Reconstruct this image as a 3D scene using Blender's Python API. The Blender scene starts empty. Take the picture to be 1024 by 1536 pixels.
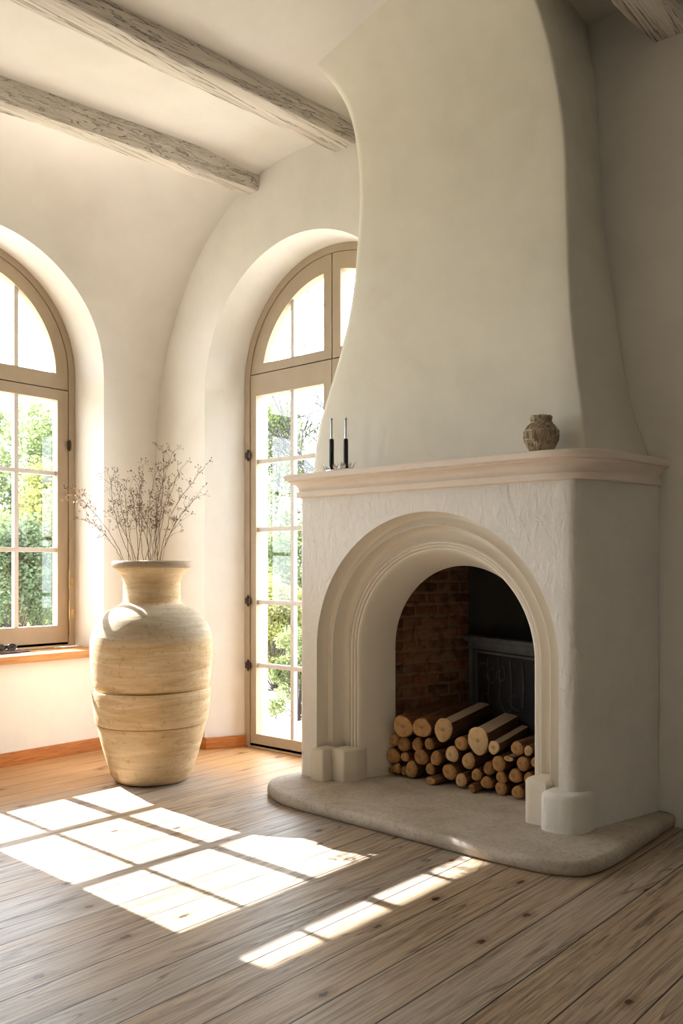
import bpy, bmesh, math, random
from mathutils import Vector, Matrix, noise, geometry

# ------------------------------------------------------------------ camera, light, exposure
SC = bpy.context.scene
COL = SC.collection
SC.view_settings.view_transform = 'Standard'
SC.view_settings.look = 'None'
SC.view_settings.gamma = 1
SC.view_settings.use_curve_mapping = False
SC.view_settings.exposure = 0.38

YAW = math.atan(1128 / 1312)
cam = bpy.data.cameras.new('camera'); co = bpy.data.objects.new('camera', cam); COL.objects.link(co)
cam.sensor_fit = 'HORIZONTAL'; cam.sensor_width = 36; cam.lens = 36 * 1312 / 1024
cam.shift_y = 85 / 1024
cam.clip_start = .02; cam.clip_end = 300
co.location = (0, 0, 1.15); co.rotation_euler = (math.pi / 2, 0, YAW)
SC.camera = co

SUN_STRENGTH = 26
SKY_STRENGTH = 9
w = bpy.data.worlds.new('sky'); SC.world = w; w.use_nodes = True
bg = w.node_tree.nodes['Background']
bg.inputs[0].default_value = (.84, .91, 1, 1); bg.inputs[1].default_value = SKY_STRENGTH
sd = bpy.data.lights.new('sun', 'SUN'); so = bpy.data.objects.new('sun', sd); COL.objects.link(so)
sd.energy = SUN_STRENGTH; sd.angle = math.radians(.35); sd.color = (1, .985, .965)
TAN_EL = .762
so.rotation_euler = Vector((1, -.03, -TAN_EL)).to_track_quat('-Z', 'Y').to_euler()


def portal(loc, rot, sx, sy):
    l = bpy.data.lights.new('daylight_portal', 'AREA'); l.shape = 'RECTANGLE'; l.size = sx; l.size_y = sy
    l.cycles.is_portal = True
    o = bpy.data.objects.new('daylight_portal', l); COL.objects.link(o)
    o.location = loc; o.rotation_euler = rot


H = math.pi / 2
portal((-5.45, 2.467, 1.9), (0, -H, 0), 2.7, 1.7)
portal((-5.45, -.3, 1.9), (0, -H, 0), 2.7, 1.7)
portal((-3.42, 4.2, 1.55), (-H, 0, 0), 1.6, 3.2)


# ------------------------------------------------------------------ node helpers
class NT:
    def __init__(s, name, rough=.6, spec=.5):
        s.m = bpy.data.materials.new(name); s.m.use_nodes = True
        s.t = s.m.node_tree; s.b = s.t.nodes['Principled BSDF']
        s.b.inputs['Roughness'].default_value = rough
        s.b.inputs['Specular IOR Level'].default_value = spec
        s.out = s.t.nodes['Material Output']
        s._c = None

    def n(s, kind, **kw):
        x = s.t.nodes.new(kind)
        for k, v in kw.items():
            setattr(x, k, v)
        return x

    def l(s, a, b):
        s.t.links.new(a, b)

    def coord(s):
        if not s._c:
            s._c = s.n('ShaderNodeTexCoord').outputs['Object']
        return s._c

    def mapping(s, scale=(1, 1, 1), rot=(0, 0, 0), loc=(0, 0, 0), src=None):
        m = s.n('ShaderNodeMapping'); m.inputs['Scale'].default_value = scale
        m.inputs['Rotation'].default_value = rot; m.inputs['Location'].default_value = loc
        s.l(src or s.coord(), m.inputs[0]); return m.outputs[0]

    def noise(s, scale, detail=4, rough=.55, vec=None, dist=0):
        x = s.n('ShaderNodeTexNoise'); x.inputs['Scale'].default_value = scale
        x.inputs['Detail'].default_value = detail; x.inputs['Roughness'].default_value = rough
        x.inputs['Distortion'].default_value = dist
        s.l(vec or s.coord(), x.inputs['Vector']); return x.outputs['Fac']

    def ramp(s, fac, stops):
        r = s.n('ShaderNodeValToRGB'); e = r.color_ramp.elements
        while len(e) < len(stops): e.new(.5)
        for el, (p, c) in zip(e, stops):
            el.position = p
            if not hasattr(c, '__len__'): c = (c, c, c)
            el.color = (*c, 1)
        s.l(fac, r.inputs[0]); return r.outputs[0]

    def mix(s, fac, a, b, mode='MIX'):
        x = s.n('ShaderNodeMix', data_type='RGBA', blend_type=mode)
        for i, v in ((0, fac), (6, a), (7, b)):
            if isinstance(v, bpy.types.NodeSocket): s.l(v, x.inputs[i])
            elif hasattr(v, '__len__'): x.inputs[i].default_value = (*v, 1)
            else: x.inputs[i].default_value = v
        return x.outputs[2]

    def math(s, op, a, b=0.0, c=None):
        x = s.n('ShaderNodeMath', operation=op)
        for i, v in enumerate((a, b, c)):
            if v is None: continue
            if isinstance(v, bpy.types.NodeSocket): s.l(v, x.inputs[i])
            else: x.inputs[i].default_value = v
        return x.outputs[0]

    def bump(s, h, strength=.3, dist=.01, prev=None):
        x = s.n('ShaderNodeBump'); x.inputs['Strength'].default_value = strength
        x.inputs['Distance'].default_value = dist; s.l(h, x.inputs['Height'])
        if prev: s.l(prev, x.inputs['Normal'])
        s.l(x.outputs[0], s.b.inputs['Normal']); return x.outputs[0]

    def color(s, c):
        if isinstance(c, bpy.types.NodeSocket): s.l(c, s.b.inputs['Base Color'])
        else: s.b.inputs['Base Color'].default_value = (*c, 1)


def srgb(r, g, b):
    f = lambda c: (c / 255 / 12.92) if c <= 10.3 else ((c / 255 + .055) / 1.055) ** 2.4
    return (f(r), f(g), f(b))


def plain(name, c, rough=.5, metal=0, spec=.5, var=.08, scale=30, bump=.1):
    t = NT(name, rough, spec); t.b.inputs['Metallic'].default_value = metal
    n = t.noise(scale, 5)
    t.color(t.ramp(n, [(.25, [x * (1 - var) for x in c]), (.75, [min(1, x * (1 + var)) for x in c])]))
    if bump: t.bump(n, bump, .002)
    return t.m


def plaster(name, c, bump=.25, scale=1.0, var=.05, rough=.85, coarse=None):
    t = NT(name, rough, .25)
    a = t.noise(1.1 * scale, 6, .6, dist=.4); b = t.noise(5 * scale, 6, .6)
    f = t.mix(.5, a, b)
    col = t.ramp(f, [(.3, [x * (1 - var * 1.4) for x in c]), (.5, c), (.7, [min(1, x * (1 + var)) for x in c])])
    t.color(col)
    h = t.noise(14 * scale, 8, .55)
    if coarse:
        v = t.mapping((1, 1, .6))
        h2 = t.noise(coarse, 3, .5, vec=v, dist=.6)
        h = t.math('ADD', h, t.math('MULTIPLY', h2, 1.6))
    bn = t.bump(h, bump, .006)
    t.bump(t.noise(160, 3), bump * .5, .0012, bn)
    return t.m


WALLC = srgb(237, 233, 226)
M = {}
M['wall'] = plaster('wall_plaster', WALLC, .22)
M['body'] = plaster('fireplace_plaster', srgb(236, 232, 225), .6, 1.3, coarse=30)
M['hood'] = plaster('hood_plaster', srgb(231, 226, 213), .3, 1.0, var=.07, coarse=9)
M['mould'] = plaster('moulding_plaster', srgb(232, 223, 207), .1, 1, var=.03)
M['mantel'] = plaster('mantel_limestone', srgb(240, 226, 212), .12, 2, var=.05)
M['plinth'] = plaster('plinth_plaster', srgb(230, 220, 202), .25, 2)
M['outer'] = plaster('outside_render', srgb(225, 222, 215), .2)


def mat_hearth():
    t = NT('hearth_stone', .75, .3)
    a = t.noise(4, 6, .65, dist=.6); b = t.noise(60, 4)
    c = t.ramp(a, [(.3, srgb(170, 158, 143)), (.5, srgb(188, 177, 163)), (.7, srgb(202, 193, 181))])
    c = t.mix(t.ramp(b, [(.38, .3), (.5, 0.0)]), c, srgb(130, 118, 104))
    t.color(c); bn = t.bump(t.noise(9, 6), .35, .008); t.bump(b, .25, .002, bn)
    return t.m


M['hearth'] = mat_hearth()


def mat_floor():
    t = NT('weathered_floorboards', .5, .5)
    W = .165
    sx = t.n('ShaderNodeSeparateXYZ'); t.l(t.coord(), sx.inputs[0])
    X, Y = sx.outputs[0], sx.outputs[1]
    p = t.math('DIVIDE', t.math('ADD', X, 20.02), W)
    idx = t.math('FLOOR', p); fr = t.math('FRACT', p)
    wn = t.n('ShaderNodeTexWhiteNoise', noise_dimensions='1D'); t.l(idx, wn.inputs['W'])
    r1 = wn.outputs['Value']
    # end joints: each board row is cut into ~2.9 m lengths with its own offset
    q = t.math('DIVIDE', t.math('ADD', Y, t.math('MULTIPLY', r1, 23.0)), 41.0)
    jf = t.math('FRACT', q); ji = t.math('FLOOR', q)
    wn2 = t.n('ShaderNodeTexWhiteNoise', noise_dimensions='2D')
    cv = t.n('ShaderNodeCombineXYZ'); t.l(idx, cv.inputs[0]); t.l(ji, cv.inputs[1]); t.l(cv.outputs[0], wn2.inputs['Vector'])
    r2 = wn2.outputs['Value']
    # per-board shifted grain coordinates
    gv = t.n('ShaderNodeCombineXYZ')
    t.l(t.math('ADD', X, t.math('MULTIPLY', r2, 7.3)), gv.inputs[0])
    t.l(t.math('ADD', Y, t.math('MULTIPLY', r2, 31.7)), gv.inputs[1])
    t.l(r2, gv.inputs[2]); G = gv.outputs[0]
    fine = t.noise(1, 6, .65, t.mapping((95, 3.2, 1), src=G), .8)
    mid = t.noise(1, 5, .6, t.mapping((22, 1.1, 1), src=G), 1.4)
    # cathedral grain: contour lines of a stretched noise
    cg = t.noise(1, 2, .45, t.mapping((7.5, .42, 1), src=G), .35)
    cl = t.math('FRACT', t.math('MULTIPLY', cg, 17.0))
    lines = t.ramp(cl, [(0.0, 0.0), (.08, 1.0), (.2, .15), (.5, 0.0)])
    cmask = t.ramp(t.noise(1, 3, .5, t.mapping((9, .8, 1), loc=(4, 2, 0), src=G)), [(.42, 0.0), (.55, .95)])
    big = t.noise(.9, 3, .5)
    grey = t.ramp(fine, [(.27, srgb(124, 111, 98)), (.5, srgb(168, 155, 140)), (.73, srgb(198, 188, 175))])
    tan = t.ramp(fine, [(.27, srgb(130, 107, 83)), (.5, srgb(173, 149, 121)), (.73, srgb(197, 175, 148))])
    f1 = t.ramp(t.math('ADD', t.math('MULTIPLY', r2, .6), t.math('MULTIPLY', big, .55)), [(.3, 0.0), (.8, .9)])
    c = t.mix(f1, grey, tan)
    c = t.mix(t.math('MULTIPLY', lines, cmask), c, srgb(98, 76, 56))
    c = t.mix(t.ramp(mid, [(.55, 0.0), (.8, .35)]), c, srgb(205, 193, 178))
    # worn dark rough streaks
    st = t.noise(1, 7, .75, t.mapping((55, 2.2, 1), loc=(3, 8, 0), src=G), 1.2)
    patchn = t.noise(1, 3, .5, t.mapping((7, .9, 1), loc=(9, 1, 0), src=G), .5)
    c = t.mix(t.math('MULTIPLY', t.ramp(st, [(.5, 0.0), (.6, .8)]), t.ramp(patchn, [(.46, 0.0), (.6, 1.0)])), c, srgb(84, 66, 50))
    # warm varnished boards by the window wall
    warm = t.ramp(fine, [(.2, srgb(160, 114, 70)), (.5, srgb(192, 148, 100)), (.8, srgb(212, 174, 130))])
    xw = t.math('ADD', X, t.math('MULTIPLY', t.math('SUBTRACT', big, .5), .35))
    wmask = t.n('ShaderNodeMapRange'); wmask.inputs[1].default_value = -3.85; wmask.inputs[2].default_value = -4.12
    t.l(xw, wmask.inputs[0])
    yw = t.n('ShaderNodeMapRange'); yw.inputs[1].default_value = 3.05; yw.inputs[2].default_value = 3.45
    t.l(Y, yw.inputs[0])
    yw2 = t.math('MULTIPLY', yw.outputs[0], t.math('LESS_THAN', X, -3.05))
    c = t.mix(t.math('MAXIMUM', wmask.outputs[0], yw2), c, warm)
    # knots
    vo = t.n('ShaderNodeTexVoronoi', feature='F1', voronoi_dimensions='2D'); vo.inputs['Scale'].default_value = 1
    vo.inputs['Randomness'].default_value = 1
    t.l(t.mapping((6.0, 2.9, 1), src=G), vo.inputs['Vector'])
    kd = t.math('ADD', vo.outputs['Distance'], t.math('MULTIPLY', t.math('SUBTRACT', t.noise(55, 3), .3), .12))
    sc = t.n('ShaderNodeSeparateColor'); t.l(vo.outputs['Color'], sc.inputs[0]); sel = t.math('GREATER_THAN', sc.outputs[0], .72)
    km = t.math('MULTIPLY', t.ramp(kd, [(.07, 1.0), (.09, 0.0)]), sel)
    halo = t.math('MULTIPLY', t.ramp(kd, [(.1, .5), (.22, 0.0)]), sel)
    c = t.mix(halo, c, srgb(120, 86, 56)); c = t.mix(km, c, srgb(58, 38, 26))
    # gaps
    e = t.math('MINIMUM', fr, t.math('SUBTRACT', 1.0, fr))
    gap = t.ramp(e, [(.009, 1.0), (.019, 0.0)])
    je = t.math('MINIMUM', jf, t.math('SUBTRACT', 1.0, jf))
    gap = t.math('MAXIMUM', gap, t.ramp(je, [(.0002, .9), (.0005, 0.0)]))
    c = t.mix(gap, c, (.018, .012, .008))
    t.color(c)
    rr = t.ramp(fine, [(.3, .46), (.7, .3)]); t.l(rr, t.b.inputs['Roughness'])
    h = t.math('SUBTRACT', t.math('ADD', fine, t.math('MULTIPLY', st, .6)), t.math('MULTIPLY', gap, 4.0))
    t.bump(h, .35, .0025)
    return t.m


M['floor'] = mat_floor()


def mat_beam():
    t = NT('limewashed_beam', .8, .25)
    g = t.noise(1, 8, .7, t.mapping((60, 2, 60)), .9)
    g2 = t.noise(1, 5, .6, t.mapping((14, .7, 14)), 1.5)
    c = t.ramp(g, [(.25, srgb(186, 174, 162)), (.42, srgb(220, 211, 201)), (.7, srgb(236, 230, 221))])
    c = t.mix(t.ramp(g2, [(.35, .45), (.5, 0.0)]), c, srgb(186, 172, 158))
    cr = t.ramp(t.noise(1, 4, .6, t.mapping((26, .55, 26), loc=(2, 5, 1)), 1.1), [(.487, 0.0), (.5, 1.0), (.513, 0.0)])
    c = t.mix(t.math('MULTIPLY', cr, .8), c, srgb(66, 52, 42))
    t.color(c); bn = t.bump(g, .5, .006); t.bump(t.math('MULTIPLY', cr, -1.0), .8, .01, bn)
    return t.m


M['beam'] = mat_beam()
M['frame'] = plain('window_paint', srgb(172, 154, 130), .55, var=.05, scale=9, bump=.1)
M['muntin'] = plain('muntin_paint', srgb(206, 198, 188), .5, var=.04)
M['iron'] = plain('dark_iron', srgb(70, 58, 48), .45, .7, var=.2)
M['brass'] = plain('aged_brass', srgb(186, 160, 112), .4, .8, var=.2)
M['black'] = plain('black_wax', (.012, .012, .014), .3, var=.1, bump=0)
M['silver'] = plain('silver_metal', (.75, .75, .76), .18, 1, var=.1, bump=.05)
M['steel'] = plain('polished_rod', (.55, .55, .56), .15, 1, var=.1, bump=0)


def mat_wood(name, c1, c2, sc, rough=.5):
    t = NT(name, rough, .4)
    g = t.noise(1, 6, .65, t.mapping(sc), .8)
    t.color(t.ramp(g, [(.3, c1), (.7, c2)])); t.bump(g, .15, .002); return t.m


M['sill'] = mat_wood('oiled_pine', srgb(160, 98, 46), srgb(214, 156, 92), (40, 2.5, 40))
M['base'] = mat_wood('baseboard_pine', srgb(158, 92, 42), srgb(204, 134, 70), (6, 6, 60))
M['bark'] = mat_wood('log_bark', srgb(78, 50, 30), srgb(134, 92, 56), (60, 6, 60), .85)
M['split'] = mat_wood('split_wood', srgb(172, 148, 120), srgb(206, 186, 160), (90, 3, 90), .8)


def mat_logend(name, dark, light):
    t = NT(name, .8, .2)
    sx = t.n('ShaderNodeSeparateXYZ'); t.l(t.coord(), sx.inputs[0])
    oi = t.n('ShaderNodeObjectInfo')
    nz = t.noise(30, 4)
    v = t.n('ShaderNodeCombineXYZ'); t.l(sx.outputs[0], v.inputs[0]); t.l(sx.outputs[2], v.inputs[1])
    ln = t.n('ShaderNodeVectorMath', operation='LENGTH'); t.l(v.outputs[0], ln.inputs[0])
    d = t.math('ADD', ln.outputs['Value'], t.math('MULTIPLY', nz, .012))
    rings = t.math('SINE', t.math('MULTIPLY', d, 900.0))
    c = t.ramp(t.math('ADD', nz, t.math('MULTIPLY', oi.outputs['Random'], .3)), [(.4, dark), (.8, light)])
    c = t.mix(t.ramp(rings, [(.1, 0.0), (.9, .3)]), c, srgb(120, 76, 36))
    c = t.mix(t.ramp(d, [(.012, .45), (.02, 0.0)]), c, srgb(96, 60, 32))
    t.color(c); t.bump(rings, .15, .0008); return t.m


M['logend'] = mat_logend('log_end_grain', srgb(146, 100, 58), srgb(196, 152, 102))
M['logend2'] = mat_logend('pale_log_end_grain', srgb(196, 158, 108), srgb(224, 192, 146))


def mat_vase():
    t = NT('sandy_stoneware', .85, .25)
    a = t.noise(1, 6, .65, t.mapping((3, 3, 26)), .8); b = t.noise(38, 5, .6); d = t.noise(2.2, 4)
    c = t.ramp(a, [(.3, srgb(190, 158, 114)), (.5, srgb(213, 184, 142)), (.7, srgb(228, 206, 172))])
    sx = t.n('ShaderNodeSeparateXYZ'); t.l(t.coord(), sx.inputs[0])
    zz = t.math('ADD', sx.outputs[2], t.math('MULTIPLY', t.math('SUBTRACT', d, .5), .12))
    top = t.ramp(zz, [(.74, 0.0), (.80, .75), (.95, .75), (.965, 0.0)])
    c = t.mix(top, c, t.ramp(a, [(.3, srgb(160, 148, 126)), (.7, srgb(196, 186, 168))]))
    c = t.mix(t.ramp(d, [(.5, 0.0), (.75, .35)]), c, srgb(196, 186, 166))
    c = t.mix(t.ramp(b, [(.34, .3), (.44, 0.0)]), c, srgb(140, 114, 80))
    t.color(c); bn = t.bump(a, .5, .006); t.bump(b, .4, .002, bn); return t.m


M['vase'] = mat_vase()
M['rim'] = plain('vase_rim_stoneware', srgb(168, 152, 128), .85, var=.12, scale=60, bump=.4)


def mat_brick():
    t = NT('sooty_old_brick', .9, .2)
    sx = t.n('ShaderNodeSeparateXYZ'); t.l(t.coord(), sx.inputs[0])
    cv = t.n('ShaderNodeCombineXYZ')
    t.l(t.math('ADD', sx.outputs[1], sx.outputs[0]), cv.inputs[0]); t.l(sx.outputs[2], cv.inputs[1])
    nz = t.n('ShaderNodeTexNoise'); nz.inputs['Scale'].default_value = 9
    t.l(t.coord(), nz.inputs['Vector'])
    va = t.n('ShaderNodeVectorMath', operation='MULTIPLY_ADD')
    t.l(nz.outputs['Color'], va.inputs[0]); va.inputs[1].default_value = (.02, .02, 0); t.l(cv.outputs[0], va.inputs[2])
    br = t.n('ShaderNodeTexBrick'); t.l(va.outputs[0], br.inputs['Vector'])
    br.inputs['Scale'].default_value = 1
    br.inputs['Brick Width'].default_value = .2; br.inputs['Row Height'].default_value = .064
    br.inputs['Mortar Size'].default_value = .011; br.inputs['Mortar Smooth'].default_value = .35
    br.inputs['Color1'].default_value = (*srgb(150, 92, 64), 1); br.inputs['Color2'].default_value = (*srgb(104, 68, 50), 1)
    br.inputs['Mortar'].default_value = (*srgb(150, 118, 88), 1)
    n1 = t.noise(7, 5, .6, dist=.5)
    c = t.mix(t.ramp(n1, [(.44, 0.0), (.6, .8)]), br.outputs['Color'], srgb(150, 118, 90))
    c = t.mix(t.ramp(t.noise(22, 4), [(.35, .5), (.5, 0.0)]), c, srgb(70, 44, 34))
    t.color(c)
    h = t.math('SUBTRACT', t.noise(40, 5), t.math('MULTIPLY', br.outputs['Fac'], 2.0))
    t.bump(h, .7, .008); return t.m


M['brick'] = mat_brick()
M['soot'] = plain('sooted_iron', (.02, .02, .022), .6, .3, var=.3, scale=12, bump=.3)
M['sootwall'] = plain('sooted_masonry', (.022, .02, .018), .95, var=.4, scale=6, bump=.4)
M['reliefiron'] = plain('worn_relief_iron', (.05, .052, .055), .5, .4, var=.25, scale=15, bump=.25)
M['castiron'] = plain('cast_iron', (.13, .135, .14), .5, .4, var=.25, scale=15, bump=.25)


def mat_glass():
    m = bpy.data.materials.new('window_glass'); m.use_nodes = True; t = m.node_tree
    t.nodes.clear(); o = t.nodes.new('ShaderNodeOutputMaterial')
    tr = t.nodes.new('ShaderNodeBsdfTransparent'); gl = t.nodes.new('ShaderNodeBsdfGlossy')
    gl.inputs['Roughness'].default_value = .02
    lw = t.nodes.new('ShaderNodeLayerWeight'); lw.inputs[0].default_value = .5
    pw = t.nodes.new('ShaderNodeMath'); pw.operation = 'POWER'; pw.inputs[1].default_value = 5
    fr = t.nodes.new('ShaderNodeMath'); fr.operation = 'MULTIPLY_ADD'; fr.inputs[1].default_value = .9; fr.inputs[2].default_value = .06
    t.links.new(lw.outputs['Facing'], pw.inputs[0]); t.links.new(pw.outputs[0], fr.inputs[0])
    mx = t.nodes.new('ShaderNodeMixShader')
    t.links.new(fr.outputs[0], mx.inputs[0]); t.links.new(tr.outputs[0], mx.inputs[1]); t.links.new(gl.outputs[0], mx.inputs[2])
    t.links.new(mx.outputs[0], o.inputs[0]); return m


M['glass'] = mat_glass()


def mat_leaf(name, c1, c2):
    m = bpy.data.materials.new(name); m.use_nodes = True; t = m.node_tree
    t.nodes.clear(); o = t.nodes.new('ShaderNodeOutputMaterial')
    d = t.nodes.new('ShaderNodeBsdfDiffuse'); tl = t.nodes.new('ShaderNodeBsdfTranslucent'); mx = t.nodes.new('ShaderNodeMixShader')
    tc = t.nodes.new('ShaderNodeTexCoord'); n = t.nodes.new('ShaderNodeTexNoise'); n.inputs['Scale'].default_value = 2.5
    r = t.nodes.new('ShaderNodeValToRGB')
    r.color_ramp.elements[0].color = (*c1, 1); r.color_ramp.elements[1].color = (*c2, 1)
    r.color_ramp.elements[0].position = .35; r.color_ramp.elements[1].position = .65
    L = t.links.new
    L(tc.outputs['Object'], n.inputs[0]); L(n.outputs[0], r.inputs[0]); L(r.outputs[0], d.inputs[0]); L(r.outputs[0], tl.inputs[0])
    mx.inputs[0].default_value = .45
    L(d.outputs[0], mx.inputs[1]); L(tl.outputs[0], mx.inputs[2]); L(mx.outputs[0], o.inputs[0]); return m


M['leaf'] = mat_leaf('garden_leaf', srgb(92, 106, 68), srgb(138, 148, 104))
M['leafy'] = mat_leaf('yellow_green_leaf', srgb(106, 112, 62), srgb(146, 146, 92))
M['leafd'] = mat_leaf('dark_green_leaf', srgb(74, 88, 66), srgb(108, 122, 92))
M['twig'] = plain('garden_bark', srgb(46, 42, 40), .9, var=.2)
M['grass'] = plain('garden_grass', srgb(132, 138, 100), .95, var=.3, scale=5, bump=.3)
M['gravel'] = plain('pale_gravel', srgb(196, 188, 176), .95, var=.15, scale=60, bump=.3)
M['stem'] = plain('dried_stem', srgb(92, 72, 54), .8, var=.25, scale=80, bump=0)
M['seed'] = plain('dried_seed_head', srgb(108, 82, 60), .9, var=.3, scale=80, bump=0)
M['lens'] = plain('dark_lens', (.02, .02, .02), .05, spec=1, var=0.1, bump=0)
M['glint'] = plain('glint_piece', srgb(240, 238, 232), .7, var=.02)
M['cover'] = plain('dark_book_cover', srgb(72, 44, 36), .5, var=.1)


def mat_wicker():
    t = NT('grey_wicker', .85, .2)
    oi = t.noise(1, 5, .6, t.mapping((60, 60, 14)), 1.0)
    t.color(t.ramp(oi, [(.35, srgb(112, 96, 76)), (.5, srgb(184, 166, 140)), (.68, srgb(220, 206, 182))]))
    t.bump(oi, .8, .004); return t.m


M['wicker'] = mat_wicker()


# ------------------------------------------------------------------ object helpers
def tag(o, label=None, cat=None, group=None, kind=None):
    if label: o['label'] = label
    if cat: o['category'] = cat
    if group: o['group'] = group
    if kind: o['kind'] = kind
    return o


def empty(name, loc=(0, 0, 0), parent=None, rz=0):
    o = bpy.data.objects.new(name, None); COL.objects.link(o); o.location = loc; o.rotation_euler[2] = rz
    o.empty_display_size = .05
    if parent: o.parent = parent
    return o


def link(name, bm, mat, parent=None, loc=None, smooth=35, recalc=True):
    if recalc: bmesh.ops.recalc_face_normals(bm, faces=bm.faces)
    me = bpy.data.meshes.new(name); bm.to_mesh(me); bm.free()
    for m in (mat if isinstance(mat, (list, tuple)) else [mat]): me.materials.append(m)
    if smooth:
        me.shade_smooth(); me.set_sharp_from_angle(angle=math.radians(smooth))
    o = bpy.data.objects.new(name, me); COL.objects.link(o)
    if parent:
        o.parent = parent
        if loc is None: o.location = -Vector(parent.location)   # mesh given in world coordinates
        else: o.location = loc
    elif loc is not None: o.location = loc
    return o


def box(bm, a, b, mi=0, bevel=0):
    a, b = Vector(a), Vector(b)
    r = bmesh.ops.create_cube(bm, size=1)
    vs = r['verts']; c = (a + b) / 2; s = b - a
    for v in vs: v.co = Vector((v.co.x * s.x + c.x, v.co.y * s.y + c.y, v.co.z * s.z + c.z))
    fs = {f for v in vs for f in v.link_faces}
    for f in fs: f.material_index = mi
    if bevel:
        es = {e for v in vs for e in v.link_edges}
        bmesh.ops.bevel(bm, geom=list(es), offset=bevel, segments=2, affect='EDGES', profile=.7)


def loft(bm, loops, closed_u=True, cap0=False, cap1=False, mi=0):
    """loops: equal-length point lists; quads between successive loops."""
    V = [[bm.verts.new(p) for p in L] for L in loops]
    n = len(loops[0]); m = n if closed_u else n - 1
    for A, B in zip(V, V[1:]):
        for i in range(m):
            j = (i + 1) % n
            try: bm.faces.new((A[i], A[j], B[j], B[i])).material_index = mi
            except ValueError: pass
    if cap0: bm.faces.new(V[0]).material_index = mi
    if cap1: bm.faces.new(V[-1]).material_index = mi
    return V


def lathe(bm, prof, seg=64, mi=0, wob=None):
    loops = []
    for i, (r, z) in enumerate(prof):
        loops.append([Vector((r * math.cos(a), r * math.sin(a), z + (wob(i, a) if wob else 0))) for a in [2 * math.pi * k / seg for k in range(seg)]])
    return loft(bm, loops, True, cap0=prof[0][0] > 1e-4, cap1=prof[-1][0] > 1e-4, mi=mi)


def tube(bm, pts, r0, r1=None, seg=6, mi=0):
    r1 = r0 if r1 is None else r1
    pts = [Vector(p) for p in pts]; loops = []
    up = Vector((0, 0, 1))
    for i, p in enumerate(pts):
        t = (pts[min(i + 1, len(pts) - 1)] - pts[max(i - 1, 0)]).normalized()
        a = t.cross(up if abs(t.z) < .95 else Vector((1, 0, 0))).normalized(); b = t.cross(a)
        r = r0 + (r1 - r0) * i / (len(pts) - 1)
        loops.append([p + (a * math.cos(q) + b * math.sin(q)) * r for q in [2 * math.pi * k / seg for k in range(seg)]])
    loft(bm, loops, True, True, True, mi)


def bake(o, cutter, op='DIFFERENCE'):
    md = o.modifiers.new('b', 'BOOLEAN'); md.operation = op; md.object = cutter; md.solver = 'EXACT'
    dg = bpy.context.evaluated_depsgraph_get(); dg.update()
    me = bpy.data.meshes.new_from_object(o.evaluated_get(dg))
    o.modifiers.clear(); old = o.data; o.data = me; bpy.data.meshes.remove(old)
    bpy.data.objects.remove(cutter)


def clip(bm, co_, no):
    """cut away the side the normal points to and close the cut"""
    g = bm.verts[:] + bm.edges[:] + bm.faces[:]
    r = bmesh.ops.bisect_plane(bm, geom=g, plane_co=co_, plane_no=no, clear_outer=True)
    es = [e for e in r['geom_cut'] if isinstance(e, bmesh.types.BMEdge)]
    if es:
        try: bmesh.ops.triangle_fill(bm, edges=es, use_beauty=True)
        except Exception: pass


def arch(c, zs, r, zb, n=40, a0=0, a1=180):
    """outline of a round-topped opening, from foot to foot: list of (s, z)"""
    P = [(c + r, zb)]
    for k in range(n + 1):
        a = math.radians(a0 + (a1 - a0) * k / n); P.append((c + r * math.cos(a), zs + r * math.sin(a)))
    P.append((c - r, zb)); return P


# ------------------------------------------------------------------ setting
XL = -4.8; YB = 3.66; YB2 = 3.92; ZC = 3.56
XR = 4.2; YF = -3.8


def ceil_z(x):
    return ZC + .12 * (min(x, .2) + 3.2) if x > -3.2 else ZC


bm = bmesh.new(); box(bm, (XL - .55, YF - .3, -.12), (XR + .3, YB2 + .8, 0))
tag(link('floor', bm, M['floor'], smooth=0), kind='structure')


def cove(t, k):
    zs = 3.1 + (1.9 - 3.1) * t; xe = -4.3 + (-3.5 + 4.3) * t
    a = math.radians(k)
    return xe - (xe - XL) * math.cos(a), zs + (ZC - zs) * math.sin(a)


def prof(y):
    t = max(0, min(1, (y - 2.75) / (YB - 2.75))); t = t * t * (3 - 2 * t)
    P = [(XL, -.1), (XL, .3), (XL, .6), (XL, 1.2), (XL, 1.6), (XL, cove(t, 0)[1] * .5 + .9)]
    P += [cove(t, k) for k in range(0, 91, 5)]
    P += [(-3.25, ZC)]
    return P


ys = [YF - .1 + i * .5 for i in range(13)] + [2.6 + i * .06 for i in range(19)]
ys = [y for y in ys if y < YB] + [YB + .01]
bm = bmesh.new(); loops = []
for y in ys:
    P = prof(y)
    loops.append([Vector((x, y, z)) for x, z in P] + [Vector((-3.25, y, 3.9)), Vector((-5.4, y, 3.9)), Vector((-5.4, y, -.1))])
loft(bm, loops, True, True, True)
wall_l = link('wall_left', bm, M['wall'])
tag(wall_l, kind='structure')


def wincut(cy):
    bm = bmesh.new(); L = []
    for x, r, zs in ((-5.6, 1.0, 2.40), (-5.17, .715, 2.40), (-5.1, .744, 2.40), (-4.8, .785, 2.36), (-4.0, .785, 2.36)):
        L.append([Vector((x, s, z)) for s, z in arch(cy, zs, r, .598, 56)])
    loft(bm, L, True, True, True); return link('cut', bm, M['wall'])


W1 = 2.467; W3 = -.3
bake(wall_l, wincut(W1)); bake(wall_l, wincut(W3))
wall_l.data.shade_smooth(); wall_l.data.set_sharp_from_angle(angle=math.radians(28))

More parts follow.
